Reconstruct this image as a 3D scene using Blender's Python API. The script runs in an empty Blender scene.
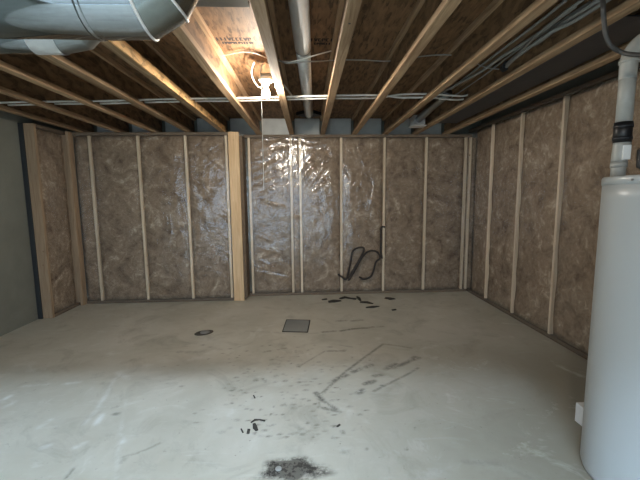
import bpy, bmesh, math, random
import numpy as np
from mathutils import Vector, Matrix, noise as mnoise
random.seed(7); rng = np.random.default_rng(7)
D = bpy.data; SC = bpy.context.scene; COL = SC.collection
PI = math.pi

# ------------------------------------------------------------------ camera geometry
F, H = 360.0, 1.42
def _n(v): return v/np.linalg.norm(v)
cy = _n(np.array([-17., -43, F])); _dx = 30.; cd = _n(np.array([_dx, (F*F-17*_dx)/43, F])); cx = np.cross(cd, cy)
R = np.stack([cx, cy, -cd]); CAM = np.array([0, 0, H])
def onp(ax, val, x, y):
    d = R @ np.array([x-320., y-240., F]); t = (val-CAM[ax])/d[ax]; return Vector(CAM+t*d)
def gz(z, x, y): return onp(2, z, x, y)
def gy(v, x, y): return onp(1, v, x, y)
def gx(v, x, y): return onp(0, v, x, y)

# ------------------------------------------------------------------ room dimensions (metres)
ZJ = 2.28            # underside of the joists
ZS = ZJ+0.241        # underside of the subfloor
YL, YR = 4.92, 5.12  # faces of the two back framings
XL, XR = -3.03, 2.42 # faces of the side framings
XC = -3.19           # face of the bare concrete wall
YREAR = -0.9

# ------------------------------------------------------------------ helpers
def srgb(r, g, b):
    f = lambda c: (c/12.92 if c <= .04045 else ((c+.055)/1.055)**2.4)
    return (f(r/255), f(g/255), f(b/255), 1)
def link(o): COL.objects.link(o); return o
def bm_new(): return bmesh.new()
def finish(name, bm, mat, parent=None, smooth=False, bevel=0.0):
    me = D.meshes.new(name); bm.normal_update(); bm.to_mesh(me); bm.free()
    if smooth:
        for p in me.polygons: p.use_smooth = True
    o = link(D.objects.new(name, me))
    for m in (mat if isinstance(mat, (list, tuple)) else [mat]): me.materials.append(m)
    if parent is not None: o.parent = parent
    if bevel:
        b = o.modifiers.new('bevel', 'BEVEL'); b.width = bevel; b.segments = 2; b.limit_method = 'ANGLE'
    return o
def tag(o, label, cat, group=None, kind=None):
    o['label'] = label; o['category'] = cat
    if group: o['group'] = group
    if kind: o['kind'] = kind
    return o
def struct(o, label=None):
    o['kind'] = 'structure'
    if label: o['label'] = label
    return o
def empty(name, loc=(0, 0, 0), rz=0):
    o = link(D.objects.new(name, None)); o.location = loc; o.rotation_euler = (0, 0, rz); o.empty_display_size = .05
    return o
def box(bm, x0, x1, y0, y1, z0, z1, mi=0):
    v = [bm.verts.new(p) for p in ((x0,y0,z0),(x1,y0,z0),(x1,y1,z0),(x0,y1,z0),(x0,y0,z1),(x1,y0,z1),(x1,y1,z1),(x0,y1,z1))]
    for q in ((0,3,2,1),(4,5,6,7),(0,1,5,4),(1,2,6,5),(2,3,7,6),(3,0,4,7)):
        f = bm.faces.new([v[i] for i in q]); f.material_index = mi
def frame_axes(t):
    t = t.normalized(); a = Vector((0,0,1)) if abs(t.z) < .9 else Vector((1,0,0))
    u = t.cross(a).normalized(); return u, t.cross(u).normalized()
def tube(bm, pts, r, seg=12, caps=True, radii=None):
    pts = [Vector(p) for p in pts]; rings = []; u = None
    for i, p in enumerate(pts):
        t = (pts[min(i+1, len(pts)-1)]-pts[max(i-1, 0)]).normalized()
        if u is None: u, w = frame_axes(t)
        else:
            u = (u - t*u.dot(t)).normalized(); w = t.cross(u)
        rr = radii[i] if radii else r
        rings.append([bm.verts.new(p+(u*math.cos(2*PI*k/seg)+w*math.sin(2*PI*k/seg))*rr) for k in range(seg)])
    for a, b in zip(rings, rings[1:]):
        for k in range(seg): bm.faces.new((a[k], a[(k+1)%seg], b[(k+1)%seg], b[k]))
    if caps:
        bm.faces.new(rings[0][::-1]); bm.faces.new(rings[-1])
def lathe(bm, prof, axis_o, seg=40):
    """profile of (radius, height) about the vertical through axis_o"""
    ox, oy, oz = axis_o; rings = []
    for r, z in prof:
        rings.append([bm.verts.new((ox+r*math.cos(2*PI*k/seg), oy+r*math.sin(2*PI*k/seg), oz+z)) for k in range(seg)])
    for a, b in zip(rings, rings[1:]):
        for k in range(seg): bm.faces.new((a[k], a[(k+1)%seg], b[(k+1)%seg], b[k]))
    bm.faces.new(rings[0][::-1]); bm.faces.new(rings[-1])
def spline(pts, n=8):
    pts = [Vector(p) for p in pts]; out = []
    for i in range(len(pts)-1):
        p0, p1, p2, p3 = pts[max(i-1,0)], pts[i], pts[i+1], pts[min(i+2,len(pts)-1)]
        for k in range(n):
            t = k/n
            out.append(.5*((2*p1)+(p2-p0)*t+(2*p0-5*p1+4*p2-p3)*t*t+(3*p1-p0-3*p2+p3)*t**3))
    out.append(pts[-1]); return out

# ------------------------------------------------------------------ materials
class NT:
    def __init__(s, name):
        s.m = D.materials.new(name); s.m.use_nodes = True; s.t = s.m.node_tree; s.t.nodes.clear()
        s.out = s.t.nodes.new('ShaderNodeOutputMaterial')
    def n(s, typ, **kw):
        nd = s.t.nodes.new(typ)
        for k, v in kw.items():
            if k.startswith('_'): setattr(nd, k[1:], v)
            else:
                i = nd.inputs[int(k[1:])] if k[0] == 'i' and k[1:].isdigit() else nd.inputs[k.replace('_', ' ')]
                if hasattr(v, 'links') or isinstance(v, bpy.types.NodeSocket): s.t.links.new(v, i)
                else: i.default_value = v
        return nd
    def coord(s, scale=(1,1,1), rot=(0,0,0), kind='Object'):
        c = s.n('ShaderNodeTexCoord'); mp = s.n('ShaderNodeMapping', Scale=scale, Rotation=rot, Vector=c.outputs[kind]); return mp.outputs[0]
    def noise(s, vec, scale, detail=4, rough=.55, dist=0.):
        return s.n('ShaderNodeTexNoise', Vector=vec, Scale=scale, Detail=detail, Roughness=rough, Distortion=dist).outputs['Fac']
    def ramp(s, fac, stops):
        r = s.n('ShaderNodeValToRGB', Fac=fac); e = r.color_ramp.elements
        while len(e) > 1: e.remove(e[-1])
        e[0].position, e[0].color = stops[0]
        for p, c in stops[1:]:
            k = e.new(p); k.color = c
        return r.outputs['Color']
    def mix(s, fac, a, b, mode='MIX'):
        return s.n('ShaderNodeMix', _data_type='RGBA', _blend_type=mode, i0=fac, i6=a, i7=b).outputs[2]
    def math(s, op, a, b=0.):
        return s.n('ShaderNodeMath', _operation=op, i0=a, i1=b).outputs[0]
    def bump(s, h, strength=.3, dist=.01):
        return s.n('ShaderNodeBump', Height=h, Strength=strength, Distance=dist).outputs[0]
    def pbr(s, col, rough=.8, metal=0., normal=None, spec=.5, **kw):
        b = s.n('ShaderNodeBsdfPrincipled', Base_Color=col, Roughness=rough, Metallic=metal)
        b.inputs['Specular IOR Level'].default_value = spec
        if normal is not None: s.t.links.new(normal, b.inputs['Normal'])
        for k, v in kw.items():
            b.inputs[k.replace('_', ' ')].default_value = v
        s.t.links.new(b.outputs[0], s.out.inputs['Surface']); return s.m
G = lambda v: (v, v, v, 1)

def m_plain(name, c, rough=.6, metal=0., spec=.5, var=.12, scale=30):
    k = NT(name); v = k.coord(); nz = k.noise(v, scale, 3)
    a = tuple(x*(1-var) for x in c[:3])+(1,); b = tuple(min(1, x*(1+var)) for x in c[:3])+(1,)
    return k.pbr(k.ramp(nz, [(.3, a), (.7, b)]), rough, metal, spec=spec)

def m_wood(name, c0, c1, axis, rough=.75):
    """sawn softwood, grain along one axis"""
    k = NT(name); sc = [14, 14, 14]; sc[axis] = .9
    v = k.coord(tuple(sc)); info = k.n('ShaderNodeObjectInfo')
    off = k.n('ShaderNodeVectorMath', _operation='ADD', i0=v, i1=k.n('ShaderNodeCombineXYZ', X=k.math('MULTIPLY', info.outputs['Random'], 37.), Y=k.math('MULTIPLY', info.outputs['Random'], 11.)).outputs[0]).outputs[0]
    g = k.noise(off, 2.2, 5, .6, 1.2); fine = k.noise(off, 9, 2)
    col = k.ramp(g, [(.3, c0), (.5, tuple((a+b)/2 for a, b in zip(c0, c1))), (.68, c1)])
    v2 = k.coord((5, 5, 5)); kn = k.n('ShaderNodeTexVoronoi', Vector=v2, Scale=1.0).outputs['Distance']
    col = k.mix(k.ramp(kn, [(.03, G(.75)), (.09, G(0))]), col, srgb(96, 62, 36))
    tone = k.math('ADD', k.math('MULTIPLY', info.outputs['Random'], .3), .82)
    col = k.mix(1., col, k.n('ShaderNodeCombineColor', i0=tone, i1=tone, i2=tone).outputs[0], 'MULTIPLY')
    return k.pbr(col, rough, normal=k.bump(fine, .25, .003), spec=.3)

def m_osb(name, base, axis='y', dark=1.):
    """pressed strand board: flakes of different tone lying every which way"""
    k = NT(name)
    c = k.n('ShaderNodeTexCoord').outputs['Object']
    cols = []
    for ang, sc in ((.5, 46), (-.7, 57), (1.9, 52)):
        mp = k.n('ShaderNodeMapping', Scale=(sc, sc*.22, sc*.5) , Rotation=(ang*.8, ang*.5, ang), Vector=c).outputs[0]
        vz = k.n('ShaderNodeTexVoronoi', Vector=mp, Scale=1.0, Randomness=1.)
        cols.append(k.n('ShaderNodeSeparateColor', Color=vz.outputs['Color']).outputs[0])
    a = k.math('MULTIPLY', k.math('ADD', k.math('ADD', cols[0], cols[1]), cols[2]), 1/3)
    big = k.noise(c, 3.1, 3)
    f = k.math('ADD', k.math('MULTIPLY', a, .75), k.math('MULTIPLY', big, .28))
    d = tuple(x*.45 for x in base[:3])+(1,); l = tuple(min(1, x*1.35) for x in base[:3])+(1,)
    col = k.ramp(f, [(.3, d), (.5, base), (.75, l)])
    return k.pbr(col, .7, normal=k.bump(a, .35, .004), spec=.3)

M = {}
M['joist_flange'] = m_wood('joist_flange_lumber', srgb(134, 105, 77), srgb(188, 158, 124), 1)
M['post'] = m_wood('post_lumber', srgb(208, 172, 130), srgb(236, 206, 166), 2)
M['board_dull'] = m_wood('dull_board_lumber', srgb(138, 115, 92), srgb(170, 146, 119), 2)
M['stud'] = m_wood('stud_lumber', srgb(212, 190, 158), srgb(240, 222, 196), 2)
M['plate'] = m_wood('plate_lumber', srgb(96, 82, 67), srgb(124, 107, 88), 0)
M['plate_y'] = m_wood('plate_lumber_side', srgb(92, 77, 62), srgb(114, 97, 80), 1)
M['web'] = m_osb('joist_web_board', srgb(118, 91, 65))
M['osb_lit'] = m_osb('lit_strand_board', srgb(206, 164, 112))
M['subfloor'] = m_osb('subfloor_board', srgb(116, 88, 62))

def m_metal(name, c, rough, bump=.15, scale=6):
    k = NT(name); v = k.coord()
    sp = k.n('ShaderNodeTexVoronoi', Vector=v, Scale=70.).outputs['Color']
    s_ = k.n('ShaderNodeSeparateColor', Color=sp).outputs[0]
    col = k.mix(k.math('MULTIPLY', s_, .25), c, tuple(x*.75 for x in c[:3])+(1,))
    return k.pbr(col, rough, 1., normal=k.bump(k.noise(v, scale, 2), bump, .02))
M['galv'] = m_metal('galvanised_steel', srgb(168, 174, 178), .08, .04, 3)
M['galv_dull'] = m_metal('dull_galvanised_steel', srgb(150, 154, 154), .34)
M['galv_gore'] = m_metal('greyed_galvanised_steel', srgb(150, 156, 154), .22, .1, 8)
M['pan_dark'] = m_metal('dark_blued_sheet', srgb(92, 96, 104), .5)
M['pipe'] = m_plain('bright_galvanised_pipe', srgb(224, 224, 222), .3, .35, var=.04)
M['pipe_far'] = m_plain('duller_galvanised_pipe', srgb(206, 207, 205), .3, .6, var=.08)

# concrete floor: two painted attributes carry stains and pale trowel marks
def m_floor():
    k = NT('concrete_floor'); v = k.coord()
    n1 = k.noise(v, .9, 5, .55, .6); n2 = k.noise(v, 5., 6, .65, .4); n3 = k.noise(v, 60., 3, .6)
    col = k.ramp(n1, [(.3, srgb(176, 173, 158)), (.52, srgb(192, 189, 175)), (.72, srgb(208, 205, 194))])
    col = k.mix(k.math('MULTIPLY', n2, .5), col, k.ramp(n2, [(.3, srgb(150, 148, 138)), (.7, srgb(205, 205, 198))]))
    sw = k.noise(k.coord((1.2, 4.5, 1), (0, 0, .5)), 2.2, 5, .6, 1.5)
    col = k.mix(k.ramp(sw, [(.6, G(0)), (.75, G(.35))]), col, srgb(214, 216, 212))
    at = k.n('ShaderNodeAttribute', _attribute_name='marks'); sp = k.n('ShaderNodeSeparateColor', Color=at.outputs['Color'])
    brk = k.math('ADD', k.math('MULTIPLY', k.noise(v, 48., 4, .7), .6), k.math('MULTIPLY', k.noise(v, 14., 3, .6), .4))
    st = k.math('MULTIPLY', sp.outputs[0], k.n('ShaderNodeMapRange', Value=brk, i1=.38, i2=.54, i3=.12, i4=1.).outputs[0])
    st = k.math('MAXIMUM', st, k.n('ShaderNodeMapRange', Value=sp.outputs[0], i1=.74, i2=1., i3=0., i4=.8).outputs[0])
    col = k.mix(st, col, srgb(58, 55, 51))
    pl = k.math('MULTIPLY', sp.outputs[1], k.n('ShaderNodeMapRange', Value=n2, i1=.4, i2=.6, i3=.1, i4=.75).outputs[0])
    col = k.mix(pl, col, srgb(226, 230, 230))
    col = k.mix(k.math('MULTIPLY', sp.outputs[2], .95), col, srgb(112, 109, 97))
    spk = k.noise(v, 34., 2, .5)
    col = k.mix(k.ramp(spk, [(.72, G(0)), (.77, G(.5))]), col, srgb(100, 98, 90))
    blot = k.noise(v, 2.6, 6, .68, 1.0)
    col = k.mix(k.ramp(blot, [(.30, G(.45)), (.47, G(0))]), col, srgb(138, 135, 122))
    col = k.mix(k.ramp(blot, [(.58, G(0)), (.72, G(.45))]), col, srgb(216, 217, 212))
    pit = k.noise(v, 22., 3, .7, .5)
    col = k.mix(k.ramp(pit, [(.66, G(0)), (.74, G(.35))]), col, srgb(112, 110, 102))
    rough = k.n('ShaderNodeMapRange', Value=n2, i1=.3, i2=.7, i3=.55, i4=.8).outputs[0]
    b = k.n('ShaderNodeBsdfPrincipled', Base_Color=col, Roughness=rough, Normal=k.bump(k.math('ADD', n2, k.math('MULTIPLY', n3, .3)), .18, .01))
    b.inputs['Specular IOR Level'].default_value = .35
    k.t.links.new(b.outputs[0], k.out.inputs[0]); return k.m
M['floor'] = m_floor()
def m_conc(name, a, b):
    k = NT(name); v = k.coord(); n1 = k.noise(v, 1.3, 6, .6, .4); n2 = k.noise(v, 40, 3)
    return k.pbr(k.ramp(n1, [(.3, a), (.7, b)]), .85, normal=k.bump(n2, .2, .006), spec=.25)
M['wallc'] = m_conc('poured_concrete_wall', srgb(112, 113, 104), srgb(132, 133, 124))

def m_batt():
    k = NT('brown_mineral_wool'); v = k.coord(); info = k.n('ShaderNodeObjectInfo')
    off = k.n('ShaderNodeVectorMath', _operation='ADD', i0=v, i1=k.n('ShaderNodeCombineXYZ', X=k.math('MULTIPLY', info.outputs['Random'], 9.), Z=k.math('MULTIPLY', info.outputs['Random'], 23.)).outputs[0]).outputs[0]
    n1 = k.noise(off, 3.2, 6, .62, 1.6); n2 = k.noise(off, 14., 5, .7, 1.0); n3 = k.noise(off, 80., 2)
    f = k.math('ADD', k.math('MULTIPLY', n1, .55), k.math('MULTIPLY', n2, .45))
    col = k.ramp(f, [(.36, srgb(98, 79, 62)), (.47, srgb(136, 116, 95)), (.56, srgb(154, 134, 112)), (.65, srgb(200, 183, 160))])
    return k.pbr(col, .95, normal=k.bump(k.math('ADD', n2, k.math('MULTIPLY', n3, .4)), .6, .02), spec=.1)
M['batt'] = m_batt()

def m_film():
    """clear polyethylene sheet: mostly see-through, a little milky, glossy where it creases"""
    k = NT('clear_plastic_film'); v = k.coord()
    def crease(vec, sc, dist, p):
        nz = k.noise(vec, sc, 3, .5, dist); a = k.math('ABSOLUTE', k.math('SUBTRACT', nz, .5)); return k.math('POWER', k.math('SUBTRACT', 1., k.math('MULTIPLY', a, 2.)), p)
    n0 = k.noise(v, 2.5, 3, .5, .6)
    n1 = crease(k.coord((1, 1, .38), (0, -.75, 0)), 4.2, 1.0, 5.); n2 = crease(v, 6.5, 1.2, 6.)
    hsum = k.math('ADD', k.math('MULTIPLY', n0, 1.4), k.math('ADD', k.math('MULTIPLY', n1, .45), k.math('MULTIPLY', n2, .22)))
    nm = k.bump(hsum, .5, .0095)
    gl = k.n('ShaderNodeBsdfGlossy', Color=(1, 1, 1, 1), Roughness=.14, Normal=nm)
    tr = k.n('ShaderNodeBsdfTransparent', Color=(.98, .98, .98, 1))
    df = k.n('ShaderNodeBsdfDiffuse', Color=(.85, .83, .8, 1), Normal=nm)
    fr = k.n('ShaderNodeFresnel', IOR=1.5, Normal=nm)
    m1 = k.n('ShaderNodeMixShader', Fac=.04, i1=tr.outputs[0], i2=df.outputs[0])
    fac = k.math('MINIMUM', k.math('MULTIPLY', fr.outputs[0], 1.4), .11)
    m2 = k.n('ShaderNodeMixShader', Fac=fac, i1=m1.outputs[0], i2=gl.outputs[0])
    k.t.links.new(m2.outputs[0], k.out.inputs[0]); return k.m
M['film'] = m_film()
M['pvc'] = m_plain('grey_white_pvc', srgb(158, 158, 152), .4, var=.05)
M['pvc_highlight'] = m_plain('highlight_white', srgb(222, 222, 218), .35, var=.04)
M['rubber'] = m_plain('black_rubber', srgb(26, 26, 27), .45)
M['black'] = m_plain('black_plastic', srgb(30, 31, 34), .5)
M['cord'] = m_plain('black_cord', srgb(54, 48, 44), .8)
M['hose'] = m_plain('dark_grey_conduit', srgb(62, 60, 58), .5)
M['enamel'] = m_plain('white_enamel', srgb(166, 169, 168), .35, var=.015, scale=4)
M['steel'] = m_plain('screw_steel', srgb(140, 140, 140), .35, 1.)
M['cable_white'] = m_plain('white_cable_jacket', srgb(226, 222, 212), .45, var=.04)
M['cable_grey'] = m_plain('grey_cable_jacket', srgb(150, 148, 142), .55, var=.08)
M['rimfoam'] = m_plain('grey_rim_insulation', srgb(196, 197, 192), .7, var=.08, scale=8)
M['porcelain'] = m_plain('white_porcelain', srgb(232, 230, 222), .3, var=.02)
M['foam_white'] = m_plain('white_block', srgb(222, 224, 224), .6, var=.03)
M['grey_plug'] = m_plain('pale_grey_plug', srgb(150, 150, 146), .8, var=.12)
M['debris'] = m_plain('dark_scrap', srgb(58, 55, 50), .9, var=.2)
M['patch'] = m_conc('rough_grey_grout', srgb(126, 128, 126), srgb(154, 156, 153))
M['ring'] = m_plain('dark_iron', srgb(70, 68, 62), .6, var=.2)
M['dark_edge'] = m_plain('dark_edge_strip', srgb(40, 43, 45), .6)
M['frame_white'] = m_plain('white_vinyl_frame', srgb(225, 225, 222), .4, var=.02)
M['ink'] = m_plain('faded_black_ink', srgb(30, 23, 27), .9, var=.3, scale=60)
M['soil'] = m_conc('outdoor_gravel', srgb(130, 128, 122), srgb(160, 158, 150))
k = NT('lit_bulb'); e = k.n('ShaderNodeEmission', Color=(1, .92, .80, 1), Strength=1150.); k.t.links.new(e.outputs[0], k.out.inputs[0]); M['bulb'] = k.m

# ------------------------------------------------------------------ setting
# floor: fine grid with marks
def seg_dist(P, a, b):
    a = np.array(a); b = np.array(b); ab = b-a
    t = np.clip(((P-a)@ab)/max(ab@ab, 1e-9), 0, 1); return np.linalg.norm(P-(a+t[:, None]*ab), axis=1)
def build_floor():
    x0, x1, y0, y1, st = XC, 2.62, YREAR, 5.3, .0125
    nx, ny = int((x1-x0)/st)+1, int((y1-y0)/st)+1
    X, Y = np.meshgrid(np.linspace(x0, x1, nx), np.linspace(y0, y1, ny)); P = np.stack([X.ravel(), Y.ravel()], 1)
    dark = np.zeros(len(P)); pale = np.zeros(len(P)); broad_dark = np.zeros(len(P))
    def fl(p): v = gz(0, *p); return (v.x, v.y)
    def stroke(arr, pts, w, a, soft=.6):
        pts = [fl(p) for p in pts]
        lo = np.min(pts, 0)-w*3-.02; hi = np.max(pts, 0)+w*3+.02
        s = np.where((P[:, 0] > lo[0]) & (P[:, 0] < hi[0]) & (P[:, 1] > lo[1]) & (P[:, 1] < hi[1]))[0]
        if not len(s): return
        d = np.min([seg_dist(P[s], p, q) for p, q in zip(pts, pts[1:])], 0)
        arr[s] = np.maximum(arr[s], a*np.clip((w*(1+soft)-d)/(w*2*soft), 0, 1))
    def blob(arr, c, rx, ry, a, soft=.4, rot=0):
        c = fl(c); dx = P[:, 0]-c[0]; dy = P[:, 1]-c[1]
        u = (dx*math.cos(rot)+dy*math.sin(rot))/rx; v = (-dx*math.sin(rot)+dy*math.cos(rot))/ry
        d = np.sqrt(u*u+v*v) + .12*np.sin(5*np.arctan2(v, u)+c[0]*9)
        arr[:] = np.maximum(arr, a*np.clip((1+soft-d)/(2*soft), 0, 1))
    # dragged frame scuff
    stroke(dark, [(318,397),(345,372),(361,360),(383,344)], .012, .62)
    stroke(dark, [(383,344),(400,346),(411,348)], .012, .5)
    stroke(dark, [(316,393),(322,400)], .018, .8); stroke(dark, [(322,400),(336,409)], .013, .65)
    stroke(dark, [(319,407),(340,412)], .013, .6); stroke(dark, [(317,396),(320,407)], .006, .35)
    stroke(dark, [(374,391),(392,382),(408,374),(418,368)], .011, .55)
    for a, b in (((334,381),(338,378)),((340,378),(347,375)),((353,372),(360,369)),((366,367),(372,365)),((358,393),(363,390)),((365,384),(369,382)),((370,383),(374,381)),((374,376),(381,375)),((386,369),(393,367)),((394,368),(400,365)),((401,365),(408,362)),((409,361),(415,357)),((412,360),(419,358)),((388,367),(396,364))):
        stroke(dark, [a, b], .02, .7)
    # streaks further back
    stroke(dark, [(323,332),(335,331)], .02, .7); stroke(dark, [(341,331),(352,329),(364,328)], .02, .75)
    stroke(dark, [(366,328),(373,327)], .017, .7); stroke(dark, [(377,327),(383,326.5)], .014, .5)
    stroke(dark, [(337,321),(346,320.5)], .02, .5); stroke(dark, [(352,321),(362,320)], .02, .5)
    stroke(dark, [(298,367),(310,360),(325,351)], .009, .4); stroke(dark, [(328,351),(344,351)], .014, .55); stroke(dark, [(340,345),(352,347)], .01, .4)
    stroke(dark, [(310,365),(370,368)], .006, .22)
    stroke(dark, [(246,331),(300,334),(318,333)], .012, .22)
    # oily patch
    blob(dark, (290,469), .15, .085, 1., .18); blob(dark, (308,472), .12, .05, .85, .3); blob(dark, (270,473), .09, .035, .4, .35, .5)
    blob(pale, (278.5,469), .022, .018, .0, .2)
    # flecks
    for (x, y, r, a) in [(285,381,.025,.6),(275,382,.02,.4),(291,386,.02,.4),(289,361,.02,.4),(296,352,.02,.4),(253,398,.016,.6),(221,432,.03,.3),(230,428,.02,.2),(237,420,.025,.3),(286,437,.018,.7),(304,434,.018,.5),(338,426,.014,.7),(367,449,.014,.6),(407,449,.014,.6),(415,428,.012,.5),(203,345,.03,.4),(210,347,.03,.3),(188,352,.04,.35),(195,352,.03,.3),(229,384,.016,.5),(234,388,.02,.4),(180,352,.04,.4),(247,351,.02,.5),(330,347,.03,.4),(345,350,.02,.5),(116,414,.03,.55),(113,408,.015,.45),(345,452,.03,.3),(300,379,.02,.3),(262,346,.02,.4),(330,383,.025,.35),(472,342,.03,.3),(465,345,.03,.25),(480,343,.02,.2),(431,344,.03,.2)]:
        blob(dark, (x, y), r*.8, r*.55, a, .5)
    for i in range(190):
        x, y = random.gauss(285, 45), random.uniform(345, 440); blob(dark, (x, y), random.uniform(.007, .02), random.uniform(.005, .012), random.uniform(.3, .8), .5)
    stroke(dark, [(66,478),(74,468)], .008, .5)
    stroke(dark, [(123,457),(135,454),(150,448),(160,443)], .008, .35); stroke(dark, [(122,462),(126,457)], .014, .25)
    # pale trowel streaks
    stroke(pale, [(82,425),(95,412),(104,398),(115,378),(122,374)], .016, .5); stroke(pale, [(118,372),(128,379)], .022, .5)
    for a, b in (((38,428),(50,420)),((42,448),(48,446)),((25,386),(47,384)),((2,408),(14,402)),((3,400),(10,396)),((64,384),(80,382)),((76,447),(85,443)),((119,435),(122,442)),((96,424),(102,415))):
        stroke(pale, [a, b], .018, .75)
    stroke(pale, [(120,372),(160,362),(210,357)], .03, .3)
    stroke(pale, [(116,480),(119,440),(126,400)], .01, .3)
    # scrubbed arcs near the heater
    stroke(pale, [(410,480),(440,470),(480,464),(515,471),(535,480)], .03, .35, .9); stroke(dark, [(465,462),(500,464),(530,478)], .012, .25, .9)
    # floor colour darkens gradually towards the right side
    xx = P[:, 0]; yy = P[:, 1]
    broad_dark = np.clip((xx-.2-.2*np.sin(yy*3.1))/1.5, 0, 1)*np.clip((4.2-yy)/1.6, 0, 1)*.75
    blob(broad_dark, (185,368), .42, .16, .3, .6, .15)
    broad_dark = np.clip(broad_dark, 0, 1)
    V = np.concatenate([P, np.zeros((len(P), 1))], 1)
    i = np.arange(nx*ny).reshape(ny, nx); q = np.stack([i[:-1, :-1], i[:-1, 1:], i[1:, 1:], i[1:, :-1]], -1).reshape(-1, 4)
    me = D.meshes.new('floor'); me.vertices.add(len(V)); me.vertices.foreach_set('co', V.ravel().astype(np.float32))
    me.loops.add(q.size); me.loops.foreach_set('vertex_index', q.ravel().astype(np.int32))
    me.polygons.add(len(q)); me.polygons.foreach_set('loop_start', (np.arange(len(q))*4).astype(np.int32)); me.polygons.foreach_set('loop_total', np.full(len(q), 4, np.int32))
    me.update(); me.validate()
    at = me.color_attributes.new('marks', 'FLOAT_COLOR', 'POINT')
    at.data.foreach_set('color', np.stack([dark, pale, broad_dark, np.ones(len(P))], 1).ravel().astype(np.float32))
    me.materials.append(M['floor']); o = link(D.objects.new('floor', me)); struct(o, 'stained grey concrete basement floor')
build_floor()

bm = bm_new(); box(bm, XC, 2.62, YREAR, 5.32, ZS, ZS+.018); struct(finish('ceiling', bm, M['subfloor']), 'brown strand board subfloor over the joists')
bm = bm_new(); box(bm, XC-.2, XC, YREAR-.2, 5.52, -.1, ZS+.02); struct(finish('wall_left', bm, M['wallc']), 'bare grey concrete wall')
bm = bm_new(); box(bm, XC, 2.62, 5.32, 5.52, -.1, ZS+.02); struct(finish('wall_back', bm, M['wallc']))
bm = bm_new(); box(bm, 2.62, 2.82, YREAR-.2, 5.52, -.1, ZS+.02); struct(finish('wall_right', bm, M['wallc']))
DX0, DX1, DZ = -3.0, .95, 2.06
bm = bm_new()
box(bm, XC, DX0, YREAR-.2, YREAR, -.1, ZS+.02); box(bm, DX1, 2.62, YREAR-.2, YREAR, -.1, ZS+.02); box(bm, DX0, DX1, YREAR-.2, YREAR, DZ, ZS+.02)
struct(finish('wall_rear', bm, M['wallc']))
bm = bm_new()
for a, b in ((DX0, DX0+.05), (DX1-.05, DX1)): box(bm, a, b, YREAR-.15, YREAR-.05, 0, DZ)
box(bm, DX0+.05, DX1-.05, YREAR-.15, YREAR-.05, DZ-.05, DZ)
struct(finish('door_1', bm, M['frame_white']), 'open walk-out doorway behind the viewer')
bm = bm_new(); box(bm, -12, 12, -14, YREAR-.2, -.15, -.02); struct(finish('ground', bm, M['soil']))

# ------------------------------------------------------------------ joists
SKEW = -.013
JX = [-2.9, -2.43, -1.98, -1.54, -1.085, -.64, -.188, .245, .69, 1.125, 1.555, 1.995]
JL = ['joist high above the bare concrete wall at far left', 'second joist out from the bare concrete wall, dim brown', 'third joist from the left wall, passing over the smaller duct',
      'joist whose near end passes over the smaller round duct end', 'wide joist with an added bulb-lit strand board strip beside the big duct elbow',
      'joist along the left side of the bulb bay, strand board web lit by the bulb', 'joist right beside the lit bulb, its edge glaring white',
      'pale joist with a dark knot, right of the round pipe', 'joist second to the right of the round pipe', 'joist left of the grey cable bundle',
      'joist right of the grey cable bundle, above the looping hose', 'dim joist nearest the top of the right wall']
J0, J1 = YREAR+.02, 5.22
def make_joist():
    r = empty('floor_joist')
    b = bm_new(); box(b, -.032, .032, J0, J1, 0, .038); finish('bottom_flange', b, M['joist_flange'], r, bevel=.003)
    b = bm_new(); box(b, -.0055, .0055, J0, J1, .038, .203); finish('web', b, M['web'], r)
    b = bm_new(); box(b, -.032, .032, J0, J1, .203, .240); finish('top_flange', b, M['joist_flange'], r)
    return r
def copy_tree(o):
    c = o.copy(); link(c)
    for ch in list(o.children):
        d = ch.copy(); link(d); d.parent = c
    return c
j0 = make_joist()
def jx(i, y): return JX[i]-SKEW*(y-1.75)
for i, x in enumerate(JX):
    o = j0 if i == 0 else copy_tree(j0)
    rz = SKEW; o.rotation_euler = (0, 0, rz)
    o.location = (x+rz*1.75, 0, ZJ)
    tag(o, JL[i], 'joist', 'wooden floor joists overhead')
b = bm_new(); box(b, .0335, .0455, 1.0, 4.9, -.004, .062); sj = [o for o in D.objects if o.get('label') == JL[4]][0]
finish('lit_board_strip', b, M['osb_lit'], sj)  # added strip; bulb light on the joist side put into its pale colour
sj = [o for o in D.objects if o.get('label') == JL[7]][0]; c = gz(ZJ, 349.5, 23.5)
b = bm_new(); tube(b, [(c.x, c.y, ZJ-.0012), (c.x, c.y, ZJ+.003)], .006, 12); o = finish('knot', b, M['debris'], sj); o.matrix_parent_inverse = sj.matrix_basis.inverted(); o['label'] = 'dark round knot'
# rim insulation pads between the joist ends
pads = ['far left corner bay', 'bay second from the far left corner', 'third bay from the left corner', 'fourth bay from the left corner', 'bay left of the bulb bay', 'bulb bay, brightest of them', 'bay where the round pipe ends', 'bay right of the round pipe, dark grey', 'second bay right of the round pipe', 'cable bundle bay', 'last bay before the right wall']
for i in range(len(JX)-1):
    xa, xb = jx(i, 5.2)+.04, jx(i+1, 5.2)-.04
    b = bm_new(); box(b, xa, xb, 5.235, 5.30, ZJ+.002, ZS-.004)
    tag(finish('rim_insulation', b, M['rimfoam'], bevel=.008), 'grey rim insulation pad over the back wall, ' + pads[i], 'insulation', 'rim insulation pads')

# ------------------------------------------------------------------ framing
def lumber(name, x0, x1, y0, y1, z0, z1, mat, label, cat, group=None):
    b = bm_new(); box(b, x0, x1, y0, y1, z0, z1)
    return tag(finish(name, b, mat, bevel=.003), label, cat, group)
ZP = ZJ-.002; ZR = 2.362
SD = .14
BACKX = -.80
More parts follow.
